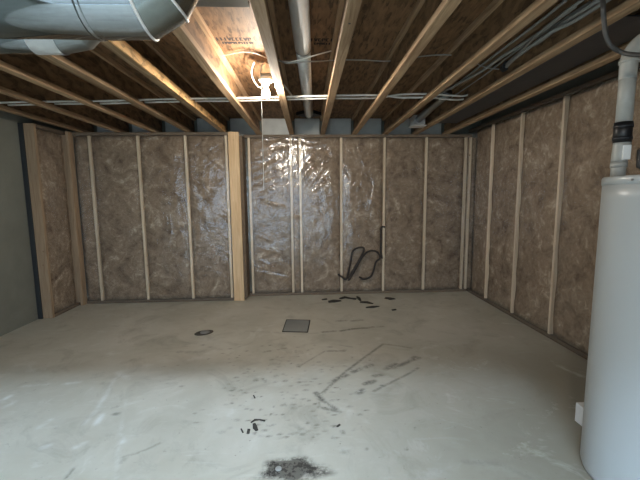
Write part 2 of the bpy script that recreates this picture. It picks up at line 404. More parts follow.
# plates
lumber('top_plate', XL-.13, BACKX-.17, YL, YL+SD, ZP-.04, ZP, M['plate'], 'wooden top plate of the left part of the back wall', 'plate')
lumber('top_plate', BACKX, XR-.02, YR, YR+SD, ZP-.04, ZP, M['plate'], 'wooden top plate of the right part of the back wall', 'plate')
lumber('top_plate', XR, XR+SD, .9, 5.28, ZR-.04, ZR, M['plate_y'], 'wooden top plate along the right side wall', 'plate')
lumber('top_plate', XL-SD, XL, 4.38, YL-.01, ZP-.04, ZP, M['plate_y'], 'short wooden top plate over the left side framing', 'plate')
lumber('bottom_plate', XL-.13, BACKX-.17, YL, YL+SD, .001, .039, M['plate'], 'wooden bottom plate of the left part of the back wall', 'plate')
lumber('bottom_plate', BACKX, XR-.02, YR, YR+SD, .001, .039, M['plate'], 'wooden bottom plate of the right part of the back wall', 'plate')
lumber('bottom_plate', XR, XR+SD, .9, 5.28, .001, .039, M['plate_y'], 'wooden bottom plate along the right side wall', 'plate')
lumber('bottom_plate', XL-SD, XL, 4.38, YL-.01, .001, .039, M['plate_y'], 'short wooden bottom plate under the left side framing', 'plate')
SW, SWR = .016, .0135
BL = [(-2.764, 'thin pale wall stud nearest the left corner of the back wall'), (-2.147, 'second wall stud from the left corner of the back wall'), (-1.536, 'third wall stud from the left corner of the back wall'), (-1.005, 'thin wall stud touching the left side of the exposed post')]
BR = [(-.738, 'wall stud just right of the exposed post'), (-.161, 'left stud of the close pair behind shiny plastic'), (-.033, 'right stud of the close pair behind shiny plastic'), (.544, 'wall stud left of the black cord loop'), (1.157, 'wall stud right of the black cord loop'), (1.755, 'back wall stud second from the right corner'), (2.325, 'left board of the double stud in the right back corner'), (2.392, 'right board of the double stud in the right back corner')]
for x, l in BL: lumber('wall_stud', x-SW, x+SW, YL+.002, YL+SD, .04, ZP-.042, M['stud'], l, 'stud', 'back wall studs')
for x, l in BR: lumber('wall_stud', x-SW, x+SW, YR+.002, YR+SD, .04, ZP-.042, M['stud'], l, 'stud', 'back wall studs')
RW = [(4.62, 'right wall stud nearest the back corner'), (4.0, 'right wall stud beside the shiny plastic specks'), (3.345, 'right wall stud second behind the water heater'), (2.70, 'right wall stud just behind the water heater'), (2.05, 'right wall stud hidden behind the heater tank'), (1.4, 'right wall stud beside the heater tank')]
for y, l in RW: lumber('wall_stud', XR+.002, XR+SD, y-SWR, y+SWR, .04, ZR-.042, M['stud'], l, 'stud', 'right wall studs')
# left side framing: end board faces the room, corner studs
lumber('end_stud', XL-SD-.005, XL+.002, 4.335, 4.373, .001, ZP, M['board_dull'], 'wide bare board ending the left framing beside the concrete wall', 'stud')
lumber('wall_stud', XL-.1, XL+.02, 4.86, 4.898, .04, ZP-.042, M['board_dull'], 'bare double stud in the left corner, nearer board', 'stud')
lumber('wall_stud', XL+.024, XL+.062, 4.84, 4.94, .001, ZP, M['board_dull'], 'bare narrow board standing against the left corner stud', 'stud')
lumber('edge_strip', XL-SD-.016, XL-SD+.034, 4.316, 4.333, .001, ZP, M['dark_edge'], 'dark strip between concrete wall and the wide end board', 'strip')  # plain dark strip over the left edge of the end board
# exposed post
b = bm_new(); box(b, -.972, -.832, YL-.025, YL+.013, .001, ZP)
tag(finish('post', b, M['post'], bevel=.004), 'wide bare wooden post standing in front of the back wall plastic', 'post')
b = bm_new(); box(b, -.828, -.79, YL-.0, YR+.06, .041, ZP-.045)
tag(finish('return_stud', b, M['plate_y']), 'dark side board in the step just right of the exposed post', 'stud')

# insulation batts
def batt(axis, a0, a1, face, label, group):
    """axis 0: lies in the back wall (a = x); axis 1: right wall; axis 2: left wall (a = y)"""
    b = bm_new(); n, mz = max(4, int((a1-a0)/.06)), 34; z0, z1 = .045, (ZR if axis == 1 else ZP)-.048
    rows = []
    for j in range(mz+1):
        row = []
        for i in range(n+1):
            u = a0+(a1-a0)*i/n; z = z0+(z1-z0)*j/mz
            e = min(i, n-i, 1.5)/1.5
            d = .012 + .018*(1-e) + .012*(mnoise.noise(Vector((u*5, z*4, face*3)))+.4)
            row.append(b.verts.new((u, face+d, z) if axis == 0 else ((face+d, u, z) if axis == 1 else (face-d, u, z))))
        rows.append(row)
    for j in range(mz):
        for i in range(n):
            q = (rows[j][i], rows[j][i+1], rows[j+1][i+1], rows[j+1][i]); b.faces.new(q if axis != 1 else q[::-1])
    ex = bmesh.ops.extrude_face_region(b, geom=b.faces[:])
    vs = [g for g in ex['geom'] if isinstance(g, bmesh.types.BMVert)]
    for v in vs:
        if axis == 0: v.co.y = face+.125
        elif axis == 1: v.co.x = face+.125
        else: v.co.x = face-.125
    bmesh.ops.recalc_face_normals(b, faces=b.faces)
    tag(finish('insulation_batt', b, M['batt'], smooth=True), label, 'insulation', group)
def batts(axis, stops, face, labels, group):
    for (a, b_), l in zip(zip(stops, stops[1:]), labels): batt(axis, a+SW+.002, b_-SW-.002, face, l, group)
batts(0, [XL+.05]+[x for x, _ in BL], YL, ['narrow brown insulation batt beside the left corner', 'brown insulation batt between the first and second back wall studs', 'brown insulation batt between the second and third back wall studs', 'brown insulation batt just left of the exposed post'], 'back wall insulation batts')
batts(0, [x for x, _ in BR]+[XR+.09], YR, ['brown insulation batt just right of the exposed post', 'narrow brown batt inside the close pair of studs', 'brown insulation batt behind the shiniest creased plastic', 'brown insulation batt behind the black cord loop', 'brown insulation batt right of the black cord loop', 'brown insulation batt left of the right corner studs', 'thin sliver of brown batt between the two corner boards', 'narrow sliver of brown batt in the right back corner'], 'back wall insulation batts')
batts(1, [.92]+[y for y, _ in RW][::-1]+[5.1], XR, ['brown batt in the right wall nearest the viewer', 'brown batt in the right wall hidden by the heater tank', 'brown batt in the right wall directly behind the heater', 'brown batt in the right wall seen just left of the heater', 'brown batt in the right wall behind the shiny plastic specks, right side', 'brown batt in the right wall between the two deepest studs', 'brown batt in the right wall at the back corner'], 'right wall insulation batts')
batts(2, [4.362, 4.878], XL, ['brown insulation batt in the short left side wall'], 'left wall insulation batts')

# plastic vapour barriers
def film(axis, a0, a1, face, sup, label, z0=.012, z1=ZP-.004, crease=None, step=.016, ridges=()):
    b = bm_new(); n, mz = int((a1-a0)/step), int((z1-z0)/step); rows = []
    for j in range(mz+1):
        row = []
        for i in range(n+1):
            u = a0+(a1-a0)*i/n; z = z0+(z1-z0)*j/mz
            ds = min([abs(u-s) for s in sup]+[9]); free = min(1, max(0, (ds-.02)/.12)); free *= min(1, (z-z0)/.06, (z1-z)/.06+.15)
            d = .004+free*(.006+.006*mnoise.noise(Vector((u*3.1, z*2.2, 3+face)))+.004*mnoise.noise(Vector((u*9, z*8, face))))
            if crease:
                for (cu, cz, ru, rz, ang, fr, am) in crease:
                    w = math.exp(-((u-cu)/ru)**2-((z-cz)/rz)**2)
                    t = (u*math.sin(ang)-z*math.cos(ang))*fr + 1.3*mnoise.noise(Vector((u*2.5, z*2.5, 9)))
                    d += am*w*(1-abs(math.sin(t)))**2*(.35+.65*free)
            for (ua, za, ub, zb, rw, rh) in ridges:
                if min(ua, ub)-.03 < u < max(ua, ub)+.03 and min(za, zb)-.03 < z < max(za, zb)+.03:
                    L2 = (ub-ua)**2+(zb-za)**2; t = min(1, max(0, ((u-ua)*(ub-ua)+(z-za)*(zb-za))/L2))
                    q = ((u-ua-t*(ub-ua))**2+(z-za-t*(zb-za))**2)/(rw*rw)
                    if q < 6: d += rh*math.exp(-q)*math.sin(PI*min(1, max(.08, t)))
            d = max(d, .003)
            row.append(b.verts.new((u, face-d, z) if axis == 0 else ((face-d, u, z) if axis == 1 else (face+d, u, z))))
        rows.append(row)
    for j in range(mz):
        for i in range(n):
            q = (rows[j][i], rows[j][i+1], rows[j+1][i+1], rows[j+1][i]); b.faces.new(q if axis == 0 else q[::-1])
    return tag(finish('plastic_sheet', b, M['film'], smooth=True), label, 'plastic sheet', 'clear plastic sheets over the insulation')
def rid(Y0, segs, rw=.013, rh=.008): return [(gy(Y0, *p).x, gy(Y0, *p).z, gy(Y0, *q).x, gy(Y0, *q).z, rw, rh) for p, q in segs]
rl = rid(YL, [((222,208),(236,221)),((224,217),(238,228)),((221,233),(238,246)),((220,213),(232,222)),((228,202),(237,213)),((226,252),(236,257)),((198,190),(216,206)),((188,176),(214,200)),((150,160),(182,200))])
rr_ = rid(YR, [((254,234),(271,241)),((257,246),(281,255)),((266,247),(280,253)),((259,259),(271,266)),((256,271),(287,277)),((262,271),(274,276)),((262,172),(268,164)),((350,175),(358,166)),((352,188),(366,170)),((368,215),(376,180)),((300,186),(326,150)),((296,180),(318,152)),((306,190),(334,156)),((300,173),(316,158)),((310,194),(330,178)),((305,148),(332,143)),((268,152),(290,149)),((256,158),(262,152)),((258,200),(290,208)),((290,215),(303,218))])
film(0, XL+.064, -.978, YL, [x for x, _ in BL], 'clear plastic sheet over the back wall left of the exposed post', crease=[(-1.3, 1.9, .4, .3, .7, 45, .002)], step=.012, ridges=rl)
film(0, BACKX+.015, XR-.01, YR, [x for x, _ in BR], 'clear creased plastic sheet right of the exposed post, shiny near the bulb', crease=[(.17, 1.84, .36, .34, .80, 30, .0085), (-.4, 1.95, .3, .3, .3, 26, .006), (-.1, 2.15, .4, .12, -.1, 40, .005), (-.6, 1.6, .25, .25, .5, 30, .006), (.9, 1.7, .4, .4, 1.0, 40, .002)], step=.012, ridges=rr_)
film(1, .92, YR-.02, XR, z1=ZR-.002, sup=[y for y, _ in RW], label='clear plastic sheet over the right side wall behind the heater', crease=[(3.95, 1.75, .16, .14, .9, 70, .005)])
film(2, 4.38, 4.855, XL, [4.36, 4.88], 'small clear plastic sheet over the short left side wall', crease=[(4.5, 1.9, .2, .3, .3, 60, .010)])

# ------------------------------------------------------------------ ducts
def ring_pts(c, u, w, r, seg=36): return [Vector(c)+(u*math.cos(2*PI*k/seg)+w*math.sin(2*PI*k/seg))*r for k in range(seg)]
def loft(bm, rings, close=(False, False)):
    vs = [[bm.verts.new(p) for p in rg] for rg in rings]; n = len(vs[0])
    for a, b_ in zip(vs, vs[1:]):
        for k in range(n): bm.faces.new((a[k], a[(k+1)%n], b_[(k+1)%n], b_[k]))
    if close[0]: bm.faces.new(vs[0][::-1])
    if close[1]: bm.faces.new(vs[-1])
    bmesh.ops.recalc_face_normals(bm, faces=bm.faces)
def band(bm, c, axis, r, w, seg=36):
    """a raised bead round a pipe"""
    u, v = frame_axes(axis); a = axis.normalized()
    prof = [(-w/2, 0), (-w/4, .004), (w/4, .004), (w/2, 0)]
    loft(bm, [ring_pts(Vector(c)+a*s, u, v, r+h, seg) for s, h in prof])
r = .13; yc, zc = 1.40, 2.125; ecx, RC = -.605, .135; ecz = zc+RC
duct = empty('large_round_duct', (-1.8, yc, zc))
def loc(bm, o):
    bmesh.ops.translate(bm, verts=bm.verts[:], vec=-Vector(o.location))
Yx, Zx = Vector((0, 1, 0)), Vector((0, 0, 1))
def gore_ring(a, half=15, grow=0., along=0.):
    """ring in the radial plane at angle a of the elbow that turns up into the joist bay"""
    th = math.radians(a); rad = Vector((math.cos(th), 0, math.sin(th))); t = Vector((-rad.z, 0, rad.x)); e_ = 1/math.cos(math.radians(half))
    c = Vector((ecx, yc, ecz))+rad*RC*e_+t*along
    return [c+rad*(math.cos(2*PI*k/36)*(r+grow)*e_)+Yx*(math.sin(2*PI*k/36)*(r+grow)) for k in range(36)]
b = bm_new(); loft(b, [[p+Vector((-1.55, 0, 0)) for p in gore_ring(-90, 0)], [p+Vector((-.09, 0, 0)) for p in gore_ring(-90, 0)]], (True, False)); loc(b, duct); finish('duct_section', b, M['galv'], duct, True)
b = bm_new(); loft(b, [[p+Vector((-.095, 0, 0)) for p in gore_ring(-90, 0, .002)], gore_ring(-75)]); loc(b, duct); finish('elbow_gore', b, M['galv'], duct, True)
for a0, a1 in ((-75, -45), (-45, -15)):
    b = bm_new(); loft(b, [gore_ring(a0), gore_ring(a1)]); loc(b, duct); finish('elbow_gore', b, M['galv_gore'], duct, True)
b = bm_new(); top = gore_ring(0, 0); loft(b, [gore_ring(-15), top, [Vector((p.x, p.y, ZS-.004)) for p in top]], (False, True)); loc(b, duct); finish('elbow_gore', b, M['galv_gore'], duct, True)
for a in (-75, -45, -15):
    b = bm_new(); loft(b, [gore_ring(a, 15, h, s_) for s_, h in ((-.005, .0005), (-.0025, .0035), (.0025, .0035), (.005, .0005))]); loc(b, duct); finish('seam', b, M['pipe'], duct, True)
for x in (-1.5, -.73):
    b = bm_new(); band(b, (x, yc, zc), Vector((1, 0, 0)), r+.0005, .02); loc(b, duct); finish('joint_band', b, M['galv'], duct, True)
for x in (-2.0, -1.1):   # hanger straps up to the joists
    b = bm_new(); box(b, x-.012, x+.012, yc-.001, yc+.001, zc+r, ZJ+.01); loc(b, duct); finish('hanger_strap', b, M['galv_dull'], duct)
tag(duct, 'large round galvanised duct with a gored elbow at top left', 'duct')
# smaller duct behind it
y2, z2, r2 = 1.80, 2.165, .078
d2 = empty('small_round_duct', (-1.8, y2, z2))
b = bm_new(); u, w = Yx, Zx
loft(b, [ring_pts((x, y2, z2), u, w, rr) for x, rr in ((-2.6, r2), (-1.2, r2))], (True, False)); loc(b, d2); finish('duct_section', b, M['galv'], d2, True)
b = bm_new(); loft(b, [ring_pts((x, y2, z2), u, w, rr) for x, rr in ((-1.215, r2+.003), (-1.09, r2+.003))]); loc(b, d2); finish('collar', b, M['pipe'], d2, True)
b = bm_new()
rs = [ring_pts((-1.095, y2, z2), Yx, Zx, r2)]
for a in (30, 60, 90):
    th = math.radians(a); c = Vector((-1.06+.10*math.sin(th), y2, z2+.10*(1-math.cos(th)))); rs.append(ring_pts(c, Yx, Vector((-math.sin(th), 0, math.cos(th))), r2))
rs.append([p+Vector((0, 0, .08)) for p in rs[-1]])
loft(b, rs, (False, True)); loc(b, d2); finish('elbow', b, M['galv_dull'], d2)
for x in (-2.0, -1.35):
    b = bm_new(); box(b, x-.012, x+.012, y2-.001, y2+.001, z2+r2, ZJ+.01); loc(b, d2); finish('hanger_strap', b, M['galv_dull'], d2)
tag(d2, 'smaller round duct tucked behind the large galvanised duct', 'duct')
# panning sheet in the bulb bay
b = bm_new(); xa, xb = jx(5, 1.2)+.04, jx(6, 1.2)-.036; box(b, xa, xb, 1.55, 1.775, ZJ+.004, ZJ+.0065); box(b, xa, xb, 1.77, 1.7765, ZJ+.0065, ZJ+.03)
tag(finish('joist_pan', b, M['galv_dull']), 'flat grey metal sheet closing the joist bay right of the duct elbow', 'metal sheet')
# round pipe between joists
p0, p1, pm = Vector((-.09, -.3, 2.41)), Vector((.085, 4.45, 2.41)), None
rp = empty('round_pipe', p0); dr = (p1-p0).normalized(); ym = 2.54; pm = p0+dr*((ym-p0.y)/dr.y)
b = bm_new(); tube(b, [p0, pm], .054, 32); loc(b, rp); finish('pipe_section', b, M['pipe'], rp, True)
b = bm_new(); tube(b, [pm-dr*.03, p1], .050, 32); loc(b, rp); finish('pipe_section', b, M['pipe_far'], rp, True)
b = bm_new(); tube(b, [pm-dr*.006, pm+dr*.006], .0555, 32); loc(b, rp); finish('joint_band', b, M['galv_dull'], rp, True)
b = bm_new(); tube(b, spline([p1-dr*.005, p1+dr*.07+Vector((0,0,.008)), p1+dr*.13+Vector((0,0,.05)), p1+dr*.14+Vector((0,0,.1))], 5), .0505, 24); loc(b, rp); finish('elbow', b, M['galv_dull'], rp, True)
tag(rp, 'long bright round metal pipe running back between two joists', 'pipe')
b = bm_new(); c = p1+dr*.2
s_ = .165; pts = [(c.x-s_, c.y+.2), (c.x, c.y+.02), (c.x+s_, c.y+.2), (c.x, c.y+.36)]
vs = [b.verts.new((x, y, 2.475)) for x, y in pts]+[b.verts.new((x, y, 2.515)) for x, y in pts]
b.faces.new(vs[:4][::-1]); b.faces.new(vs[4:])
for i in range(4): b.faces.new((vs[i], vs[(i+1)%4], vs[4+(i+1)%4], vs[4+i]))
bmesh.ops.recalc_face_normals(b, faces=b.faces)
tag(finish('boot_and_shadow', b, M['black']), 'boot where the round pipe ends, with its shadow as a black shape', 'duct boot')  # black diamond also stands for the shadow around the pipe end

# ------------------------------------------------------------------ cables overhead
def cable(name, pts, rad, mat, label, cat='cable', group=None, n=8, seg=8):
    b = bm_new(); tube(b, spline(pts, n), rad, seg); return tag(finish(name, b, mat, smooth=True), label, cat, group)
def across(yo, z, wob):
    pts = []
    xs = [-2.9, -2.43, -1.98, -1.54, -1.085, -.64, -.188, .245, .69]
    for i, x in enumerate(xs):
        pts.append((x, 3.74-.085*(x+2.25)+yo, z+(wob*math.sin(i*2.1))))
    return pts
cable('cross_cable', across(0, 2.34, .003)+[gz(z, *p) for z, *p in ((2.34, 400, 94.5), (2.34, 430, 94), (2.345, 452, 95.5), (2.36, 466, 95.5), (2.395, 476, 89), (2.42, 487, 78))], .0085, M['cable_white'], 'white cable crossing under the subfloor through the joists, rear one of the two', 'cable', 'cables crossing the joists')
cable('cross_cable', across(-.16, 2.322, .003)+[gz(z, *p) for z, *p in ((2.325, 400, 97.5), (2.325, 430, 97.5), (2.33, 450, 99.5), (2.35, 464, 99), (2.375, 474, 93), (2.40, 484, 84))], .0085, M['cable_white'], 'white cable crossing under the subfloor through the joists, front one of the two', 'cable', 'cables crossing the joists')
# thin stapled wire in the bulb bay and on to the right
def sub(px, z=2.5): return gz(z, *px)
cable('thin_wire', [sub((205, 57)), sub((222, 55.5)), sub((240, 52)), sub((254, 53)), sub((272, 60)), sub((286, 61.5), 2.40), sub((291, 61.5), 2.342), sub((302, 59.5), 2.342), sub((316, 55), 2.36), sub((331, 51), 2.44)], .0045, M['cable_white'], 'thin white wire stapled across the strand board above the bulb bay', 'cable', 'thin wires overhead')
cable('thin_wire', [sub((279, 60), 2.41), sub((286, 63), 2.335), sub((298, 62.5), 2.335), sub((311, 61.5), 2.335), sub((322, 61), 2.39), sub((340, 60), 2.45), sub((362, 60), 2.47), sub((390, 61), 2.47), sub((425, 56), 2.47), sub((450, 55), 2.47), sub((470, 59), 2.47), sub((482, 66), 2.43), sub((500, 69), 2.41), sub((525, 63), 2.42)], .0045, M['cable_grey'], 'thin grey wire running right from the round pipe to the cable bundle', 'cable', 'thin wires overhead')
cable('lamp_cable', [sub((254, 62), 2.44), sub((251.5, 72), 2.42), sub((254, 81), 2.40), sub((259, 87), 2.385), sub((265, 86), 2.37)], .0055, M['cable_white'], 'white cable curling down to the lampholder, long outer loop', 'cable', 'lamp cables')
cable('lamp_cable', [sub((262, 65), 2.44), sub((261, 70), 2.42), sub((261, 76), 2.40), sub((262, 80), 2.38)], .0055, M['cable_white'], 'short white cable end just above the lampholder', 'cable', 'lamp cables')
cable('lamp_cable', [sub((281, 82), 2.44), sub((287, 89), 2.43), sub((292, 96), 2.415)], .009, M['cable_white'], 'short white cable slanting to the crossing cables right of the bulb', 'cable', 'lamp cables')
# grey bundle in the right bay
names = ['grey cable of the bundle, highest and left-most', 'grey cable of the bundle, second from the left joist', 'grey cable of the bundle, middle strand', 'grey cable of the bundle, lowest strand', 'grey cable of the bundle sagging next to the right joist', 'grey cable hugging the joist left of the bundle, straightest', 'thin grey cable just left of the black tie']
tr_ = [[(478,97),(486,88),(505,66),(520,52),(545,28),(590,-6)], [(476,99),(488,89),(507,66),(522,53),(550,33),(574,21),(612,-3)], [(480,98),(489,90),(506,68),(530,50),(562,24),(602,-2)], [(430,100),(450,88),(480,72),(500,58),(535,36),(575,6)], [(524,72),(545,57),(570,38),(600,18),(622,4)], [(446,93),(470,74),(500,51),(535,25),(566,0)], [(452,97),(478,80),(512,54),(548,30),(590,2)]]
for i, (px, rr, z) in enumerate(zip(tr_, (.009, .012, .012, .012, .008, .009, .007), (2.40, 2.385, 2.41, 2.43, 2.39, 2.45, 2.44))):
    cable('bundle_cable', [gz(z, *p) for p in px], rr, M['cable_grey'], names[i], 'cable', 'grey cables in the right joist bay')
b = bm_new(); tube(b, [gz(2.395, 504.5, 68), gz(2.395, 507.5, 65)], .034, 12); tag(finish('cable_tie', b, M['black']), 'black tie bunching the grey cables together', 'tie')
b = bm_new(); box(b, 1.185, 1.29, .3, 4.2, 2.47, 2.515); tag(finish('flat_channel', b, M['pan_dark']), 'dim flat metal channel beside the grey cable bundle', 'channel')
b = bm_new(); box(b, 1.63, 1.955, 1.9, 4.6, 2.325, 2.335); tag(finish('dark_joist_pan', b, M['pan_dark']), 'dark bluish sheet closing the bay right of the grey cables', 'metal sheet')
# bright metal box at the back of that bay
bx = empty('metal_box', (1.52, 4.6, 2.298))
b = bm_new(); box(b, -.14, .0, -.09, .09, 0, .11); finish('box_body', b, M['pipe'], bx, bevel=.004)
b = bm_new(); box(b, -.16, .03, -.05, .1, -.012, -.001); finish('flange', b, M['pipe'], bx, bevel=.002)
b = bm_new(); tube(b, [(-.08, -.09, .06), (-.08, -.5, .1), (-.09, -1.0, .12)], .045, 20); finish('duct_tail', b, M['galv_dull'], bx, True)
tag(bx, 'bright metal duct box at the back of the cable bundle bay', 'duct box')
# hose by the vent pipe
cable('black_hose', [gz(2.515, 604, -60), gz(2.40, 604, -16), gy(1.60, 603, 4), gy(1.60, 604, 20), gy(1.60, 606, 35), gy(1.60, 611.5, 46), gy(1.60, 621, 52), gy(1.56, 632, 54.5), gy(1.5, 650, 55), gy(1.35, 690, 53)], .0095, M['hose'], 'dark flexible hose looping down in front of the vent pipe', 'hose')

# ------------------------------------------------------------------ lamp
lx, ly = -.282, 3.02
lamp = empty('bulb_lampholder', (lx, ly, 2.337))
b = bm_new(); lathe(b, [(.052, .03), (.057, .022), (.057, .008), (.046, -.004), (.03, -.012), (.024, -.03), (.02, -.032)], (0, 0, 0), 32); bmesh.ops.recalc_face_normals(b, faces=b.faces); finish('porcelain_base', b, M['porcelain'], lamp, True)
b = bm_new(); box(b, -.04, .04, -.04, .04, .031, .055); finish('junction_box', b, M['galv_dull'], lamp, bevel=.006)
b = bm_new(); box(b, .041, .058, -.02, .02, .032, .05); finish('mounting_bracket', b, M['galv_dull'], lamp)
b = bm_new(); lathe(b, [(.012, -.034), (.014, -.05), (.024, -.068), (.030, -.088), (.029, -.104), (.02, -.118), (.006, -.124)], (0, 0, 0), 24); bmesh.ops.recalc_face_normals(b, faces=b.faces); finish('light_bulb', b, M['bulb'], lamp, True)
b = bm_new(); tube(b, [(-.028, -.035, -.01), (-.034, -.04, -.1), (-.034, -.04, -.45), (-.036, -.04, -.86)], .0022, 6); finish('pull_string', b, M['cable_white'], lamp)
tag(lamp, 'white lampholder with a glaring bare bulb and long pull string', 'lamp')

# a second bare bulb, unseen, added to brighten the walls and near floor
mb2 = M['bulb'].copy(); mb2.name = 'added_fill_bulb'; mb2.node_tree.nodes['Emission'].inputs['Strength'].default_value = 850.
c2 = copy_tree(lamp)
for ch in c2.children:
    if ch.name.startswith('light_bulb'): ch.data = ch.data.copy(); ch.data.materials[0] = mb2
c2.location = (-.02, -.42, 2.30)
tag(c2, 'added fill bulb in a lampholder, unseen behind the viewer', 'lamp')
# ------------------------------------------------------------------ faded print on the subfloor (illegible inked strokes)
def strokes(b, ox, oy, w, h, n, z):
    random.seed(int(abs(ox)*1000)+3)
    x = ox
    while x < ox+w:
        cw = w/n; k_ = random.choice((0, 1, 2, 3)); t = .011
        def bar(xa, ya, xb, yb):
            d = Vector((xb-xa, yb-ya, 0)); nn = Vector((-d.y, d.x, 0)).normalized()*t/2
            q = [Vector((xa, ya, z))+nn, Vector((xb, yb, z))+nn, Vector((xb, yb, z))-nn, Vector((xa, ya, z))-nn]
            b.faces.new([b.verts.new(p) for p in q])
        if k_ == 0: bar(x, oy, x+cw*.35, oy+h); bar(x+cw*.35, oy+h, x+cw*.7, oy)
        elif k_ == 1: bar(x+.002, oy, x+.002, oy+h); bar(x+.002, oy+h*.1, x+cw*.6, oy+h*.1); bar(x+cw*.6, oy, x+cw*.6, oy+h*.6)
        elif k_ == 2: bar(x+cw*.3, oy, x+cw*.3, oy+h)
        else: bar(x, oy+h*.1, x+cw*.6, oy+h*.1); bar(x, oy+h*.9, x+cw*.6, oy+h*.9); bar(x+.002, oy, x+.002, oy+h)
        x += cw
for (xa, w, n, l) in ((-.59, .25, 9, 'faded black printing on the strand board in the bulb bay'), (.07, .14, 5, 'faded black printing on the strand board right of the round pipe')):
    b = bm_new(); strokes(b, xa, 2.665, w, .05, n, ZS-.0006); strokes(b, xa+.03, 2.735, w*.85, .035, n+2, ZS-.0006)
    bmesh.ops.recalc_face_normals(b, faces=b.faces)
    tag(finish('printed_lettering', b, M['ink']), l, 'printing', 'printing on the subfloor')

# ------------------------------------------------------------------ water heater
hx, hy, hr = 1.675, 1.545, .272
wh = empty('water_heater', (hx, hy, 0))
b = bm_new(); lathe(b, [(hr-.03, .012), (hr-.008, .02), (hr, .045), (hr, 1.40), (hr, 1.472)], (0, 0, 0), 72); finish('tank_jacket', b, M['enamel'], wh, True)
b = bm_new(); lathe(b, [(hr+.003, 1.462), (hr+.003, 1.492), (hr-.003, 1.499), (hr-.03, 1.501)], (0, 0, 0), 72); finish('top_cap', b, M['enamel'], wh, True)
b = bm_new(); lathe(b, [(hr-.05, 0), (hr-.05, .03)], (0, 0, 0), 40); finish('foot_ring', b, M['black'], wh)
a = math.atan2(-hy, -hx)
for da in (-.55, .1, .75):
    t = a+da; c = Vector((math.cos(t)*(hr+.003), math.sin(t)*(hr+.003), 1.479)); nrm = Vector((math.cos(t), math.sin(t), 0))
    b = bm_new(); tube(b, [c-nrm*.002, c+nrm*.003], .005, 10); finish('screw', b, M['steel'], wh)
tag(wh, 'tall white cylindrical water heater tank at the right edge', 'water heater')
# vent pipe
vx, vy = 1.575, 1.755
vp = empty('vent_pipe', (vx, vy, 1.5))
b = bm_new(); tube(b, [(0, 0, .002), (0, 0, .075)], .031, 28); finish('lower_pipe', b, M['pvc'], vp, True)
b = bm_new(); tube(b, [(0, 0, .05), (0, 0, .075)], .035, 28); finish('collar', b, M['pvc'], vp, True)
b = bm_new(); tube(b, [(0, 0, .076), (0, 0, .10), (.004, -.003, .15), (.004, -.003, .176)], .044, 28, radii=[.033, .033, .036, .036]); finish('adapter', b, M['pvc'], vp, True)
b = bm_new(); box(b, -.004, .030, -.041, -.03, .085, .155); bmesh.ops.rotate(b, verts=b.verts[:], cent=(0, 0, 0), matrix=Matrix.Rotation(-.35, 3, 'Z')); finish('pale_highlight', b, M['pvc_highlight'], vp, bevel=.003); D.objects[vp.children[-1].name]['label'] = 'white highlight on the vent adapter, made as a tab'  # tab added as a painted white highlight on the adapter
b = bm_new(); tube(b, [(.004, -.003, .17), (.004, -.003, .268)], .0385, 28); finish('rubber_coupling', b, M['rubber'], vp, True)
for z in (.19, .247):
    b = bm_new(); tube(b, [(.004, -.003, z-.007), (.004, -.003, z+.007)], .0405, 28); finish('hose_clamp', b, M['black'], vp, True)
b = bm_new(); tube(b, [(.004, -.003, .26), (.004, -.003, .56)], .034, 28); finish('upper_pipe', b, M['pvc'], vp, True)
b = bm_new(); tube(b, spline([(.004, -.003, .47), (.004, -.003, .53), (.010, -.005, .585), (.05, -.015, .64), (.11, -.03, .66), (.30, -.08, .665)], 6), .036, 28); finish('elbow', b, M['pvc'], vp, True)
b = bm_new(); tube(b, [(.004, -.003, .545), (.004, -.003, .56)], .0405, 28); finish('pipe_rim', b, M['pvc'], vp, True)
tag(vp, 'grey white plastic vent pipe rising from the water heater', 'pipe')
# blower
bl = empty('vent_blower', (1.702, 1.562, 1.502))
b = bm_new(); box(b, -.045, .12, -.07, .09, .0, .11); finish('motor_box', b, M['black'], bl, bevel=.012)
b = bm_new(); tube(b, [(.04, -.08, .19), (.04, .10, .19)], .095, 32); finish('fan_housing', b, M['black'], bl, False, .006)
b = bm_new(); tube(b, [(-.05, .10, .03), (-.085, .12, .05), (-.08, .13, .12), (-.045, .11, .16)], .016, 14); finish('inlet_hose', b, M['hose'], bl, True)
tag(bl, 'black vent blower on top of the water heater', 'blower')
# white block
b = bm_new(); box(b, 1.69, 1.86, 1.835, 2.045, .002, .125); tag(finish('white_block', b, M['foam_white'], bevel=.004), 'small white block on the floor behind the water heater', 'block')

# ------------------------------------------------------------------ floor things
P4 = [gz(0, *p) for p in ((286.5, 320), (310, 320.5), (307.5, 332.5), (282.5, 332))]
b = bm_new(); lo = [b.verts.new((p.x, p.y, .0005)) for p in P4]; c = sum(P4, Vector())/4; hi = [b.verts.new((p.x+(c.x-p.x)*.04, p.y+(c.y-p.y)*.04, .006)) for p in P4]
b.faces.new(hi)
for i in range(4): b.faces.new((lo[i], lo[(i+1)%4], hi[(i+1)%4], hi[i]))
bmesh.ops.recalc_face_normals(b, faces=b.faces)
fp = tag(finish('floor_patch', b, M['patch']), 'square grey patch set in the middle of the floor', 'floor patch')
b = bm_new()
for i in range(4):
    a_, d_ = P4[i], P4[(i+1)%4]
    tube(b, [(a_.x, a_.y, .003), (d_.x, d_.y, .003)], .005, 6)
finish('patch_edge', b, M['debris'], fp)
c = gz(0, 204, 333)
cl = empty('cleanout_cover', (c.x, c.y, 0), .5)
b = bm_new(); lathe(b, [(.085, .0006), (.085, .006), (.07, .009), (.06, .004)], (0, 0, 0), 32); bmesh.ops.scale(b, vec=(1.15, .8, 1), verts=b.verts[:]); finish('cover_ring', b, M['ring'], cl, True)
b = bm_new(); lathe(b, [(.05, .004), (.046, .009), (.02, .010)], (.012, .012, 0), 24); finish('center_plug', b, M['patch'], cl, True)
tag(cl, 'dark oval cleanout cover with a pale centre, left of the square patch', 'cover')
